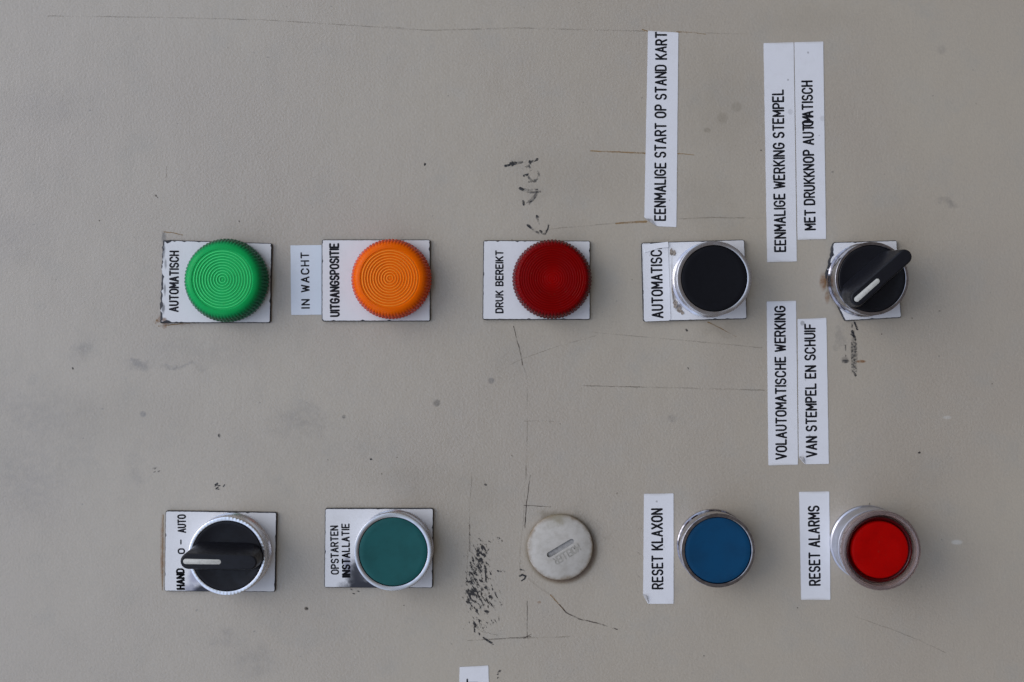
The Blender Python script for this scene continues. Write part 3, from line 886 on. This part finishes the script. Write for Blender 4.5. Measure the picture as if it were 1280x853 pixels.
push_button(892.7, 348.2, 46.8, 41.6, 14.0, M['blackmat'], M['chrome'], "round black push button in a chrome ring, on the plate with the peeling label", -.25, True, foot=.4)
push_button(491.3, 690.0, 48.8, 43.3, 11.0, M['teal'], M['chrome'], "round teal green push button in a chrome ring, on the OPSTARTEN plate", -.15, True)
push_button(897.6, 688.4, 46.4, 41.8, 13.0, M['blue'], M['chrome_dark'], "round blue push button in a dull chrome ring beside the RESET KLAXON label", -.45, False)

# the guarded red button
def guarded():
    h, hr = 12.5, 19.0
    u, v = pm(1101.5, 688.5, hr)
    t = thing("push_button", "round red push button inside a smoky clear guard, beside the RESET ALARMS label", "push button", u, v, 0, "push buttons on the panel")
    s = (1 - hr / D) * K
    R = 50.0 * s
    bezel(R - .5, R - 3.2, h, 0.1, M['satin'], t)
    g = MB()
    lathe(g, [(R - 2.5, h - .4), (R - 1.3, h - .4), (R - .9, h + .2), (R - .8, h + 1.2), (R - 1.1, h + 1.5), (R - 1.1, h + 2.0), (R - .5, h + 2.3), (R - .25, h + 4.4), (R - .4, h + 4.7), (R, h + 5.0), (R, h + 6.2), (R - .35, h + 6.8), (R - 1.0, h + 7.0), (R - 1.6, h + 6.7),
              (R - 1.8, h + 6.0), (R - 2.0, h + 3.0), (R - 2.5, h + 1.6), (R - 2.5, h - .4)], 128)
    g.build("guard", M['guard'], t, 30)
    w = MB()
    rc = 36.0 * s
    lathe(w, [(R - 2.6, h - 1), (R - 2.6, h + 4.6), (R - 2.9, h + 4.9), (rc + 1.0, h + 4.0), (rc + .3, h + 3.6), (rc + .2, h + 2.6)], 112)
    w.build("skirt", M['redwall'], t, 40)
    c = MB()
    lathe(c, [(rc, h), (rc, h + 4.7), (rc - .3, h + 5.2), (rc - .9, h + 5.4), (rc * .6, h + 5.2), (0, h + 5.1)], 112)
    c.build("cap", M['redcap'], t, 40)
guarded()

# ------------------------------------------------------------------ selector switches
def selector(px, py, r_o, r_i, h, ang, bmat, label, on_plate, mark=.2, **kw):
    u, v = pm(px, py, h)
    t = thing("selector_switch", label, "selector switch", u, v, 0, "black selector switches on the panel")
    s = (1 - h / D) * K
    bezel(r_o * s, r_i * s, h, 0.3, bmat, t, h_base=PLATE_H, **kw)
    rc = r_i * s - .15
    c = MB()
    lathe(c, [(rc, h - 3), (rc, h - .2), (rc - .2, h), (rc - 1.1, h), (rc - 1.3, h - .08), (rc * .5, h - .08), (0, h - .08)], 112)
    c.build("knob_disc", M['black'], t, 35)
    # handle: a tall bar with rounded ends, pointing along +x before it is turned
    hb = MB()
    ca, sa = math.cos(ang), math.sin(ang)
    rot = lambda p: (p[0] * ca - p[1] * sa, p[0] * sa + p[1] * ca)
    def outline(L0, L1, w0, w1, m=10):
        """L0 pointer end, L1 tail end; half widths w0, w1"""
        p = arc(L0 - w0, 0, w0, w0, -90, 90, m) + arc(-(L1 - w1), 0, w1, w1, 90, 270, m)
        return [rot(q) for q in p]
    H = h + 12.6
    loops = [(outline(13.3, 12.9, 5.3, 5.1), h - .3), (outline(13.5, 13.1, 5.0, 4.8), h + .5), (outline(13.8, 13.3, 4.0, 3.8), h + 4.5), (outline(14.0, 13.5, 2.85, 2.7), H - .8), (outline(13.85, 13.35, 2.65, 2.5), H - .25), (outline(13.4, 12.9, 2.2, 2.05), H)]
    loft(hb, loops, [0] * 5, 0)
    hd = hb.build("handle", M['black'], t, 16)
    ib = MB()
    o = [rot((x, y)) for x, y in (arc(11.9, 0, .95, .95, -90, 90, 8) + arc(mark, 0, .85, .85, 90, 270, 8))]
    loft(ib, [(o, H - .2), (o, H + .03), (offset_poly(o, -.15), H + .10)], [0, 0], 0)
    ib.build("indicator", M['white_ind'], hd, 30)
    return t
selector(1090.0, 348.6, 46.0, 42.0, 13.0, math.radians(180 + 41.5), M['chrome_dark'], "black selector switch turned diagonally, on the small broken white plate", True, mark=2.2)
selector(283.8, 695.3, 49.3, 44.2, 11.0, math.radians(180 - 1), M['chrome_bright'], "black selector switch turned to point left, on the HAND 0 - AUTO plate", True, knurl=True, bevel=.5, n=256)

# ------------------------------------------------------------------ blanking plug
def plug():
    h = 2.6
    u, v = pm(700.3, 684.8, h)
    t = thing("blanking_plug", "flat round grey blanking plug with a slanted slot and rusty rim", "blanking plug", u, v)
    r = 41.0 * K
    ang = math.radians(31)
    ca, sa = math.cos(ang), math.sin(ang)
    rot = lambda p: (p[0] * ca - p[1] * sa, p[0] * sa + p[1] * ca)
    slot = [rot((x, y)) for x, y in (arc(4.8, -.2, 1.0, 1.0, -90, 90, 8) + arc(-4.8, -.2, 1.0, 1.0, 90, 270, 8))]
    b = MB()
    lathe(b, [(r - .3, .02), (r, .4), (r, h - .8), (r - .25, h - .3), (r - .8, h)], 96)
    # face with the slot cut out of it
    n = 96
    ring = [((r - .8) * math.cos(2 * PI * k / n), (r - .8) * math.sin(2 * PI * k / n)) for k in range(n)]
    m = len(slot)
    # bridge ring and slot by angle
    def nearest(p): return min(range(m), key=lambda i: (slot[i][0] - p[0] * .42) ** 2 + (slot[i][1] - p[1] * .42) ** 2)
    idx = [nearest(p) for p in ring]
    vs = [(x, y, h) for x, y in ring] + [(x, y, h) for x, y in slot]
    fs = []
    for k in range(n):
        k2 = (k + 1) % n
        i, j = idx[k], idx[k2]
        path = [i]
        while path[-1] != j:
            path.append((path[-1] + 1) % m)
            if len(path) > m // 2: path = [i, j] if i != j else [i]; break
        fs.append(tuple([k, k2] + [n + q for q in reversed(path)]))
    b.add(vs, fs)
    for i in range(m):
        j = (i + 1) % m
        b.add([(slot[i][0], slot[i][1], h), (slot[j][0], slot[j][1], h), (slot[j][0], slot[j][1], h - .7), (slot[i][0], slot[i][1], h - .7)], [(0, 1, 2, 3)], 1)
    b.add([(x, y, h - .7) for x, y in slot], [tuple(range(m))], 1)
    b.build("disc", [mat_plug(r), M['slot']], t, 30)
    lb = MB()
    # raised maker's lettering along the slot, upside down in the picture
    e = rot((1, 0)); dn = rot((0, -1))
    def at(x, y): q = rot((x, y)); return q
    letter_run(lb, "MOELLER", at(6.4, -1.9), at(-4.6, -1.9), 3.0, .42, h + .09, gap=1.6)
    lb.build("lettering", M['plugmark'], t)
plug()
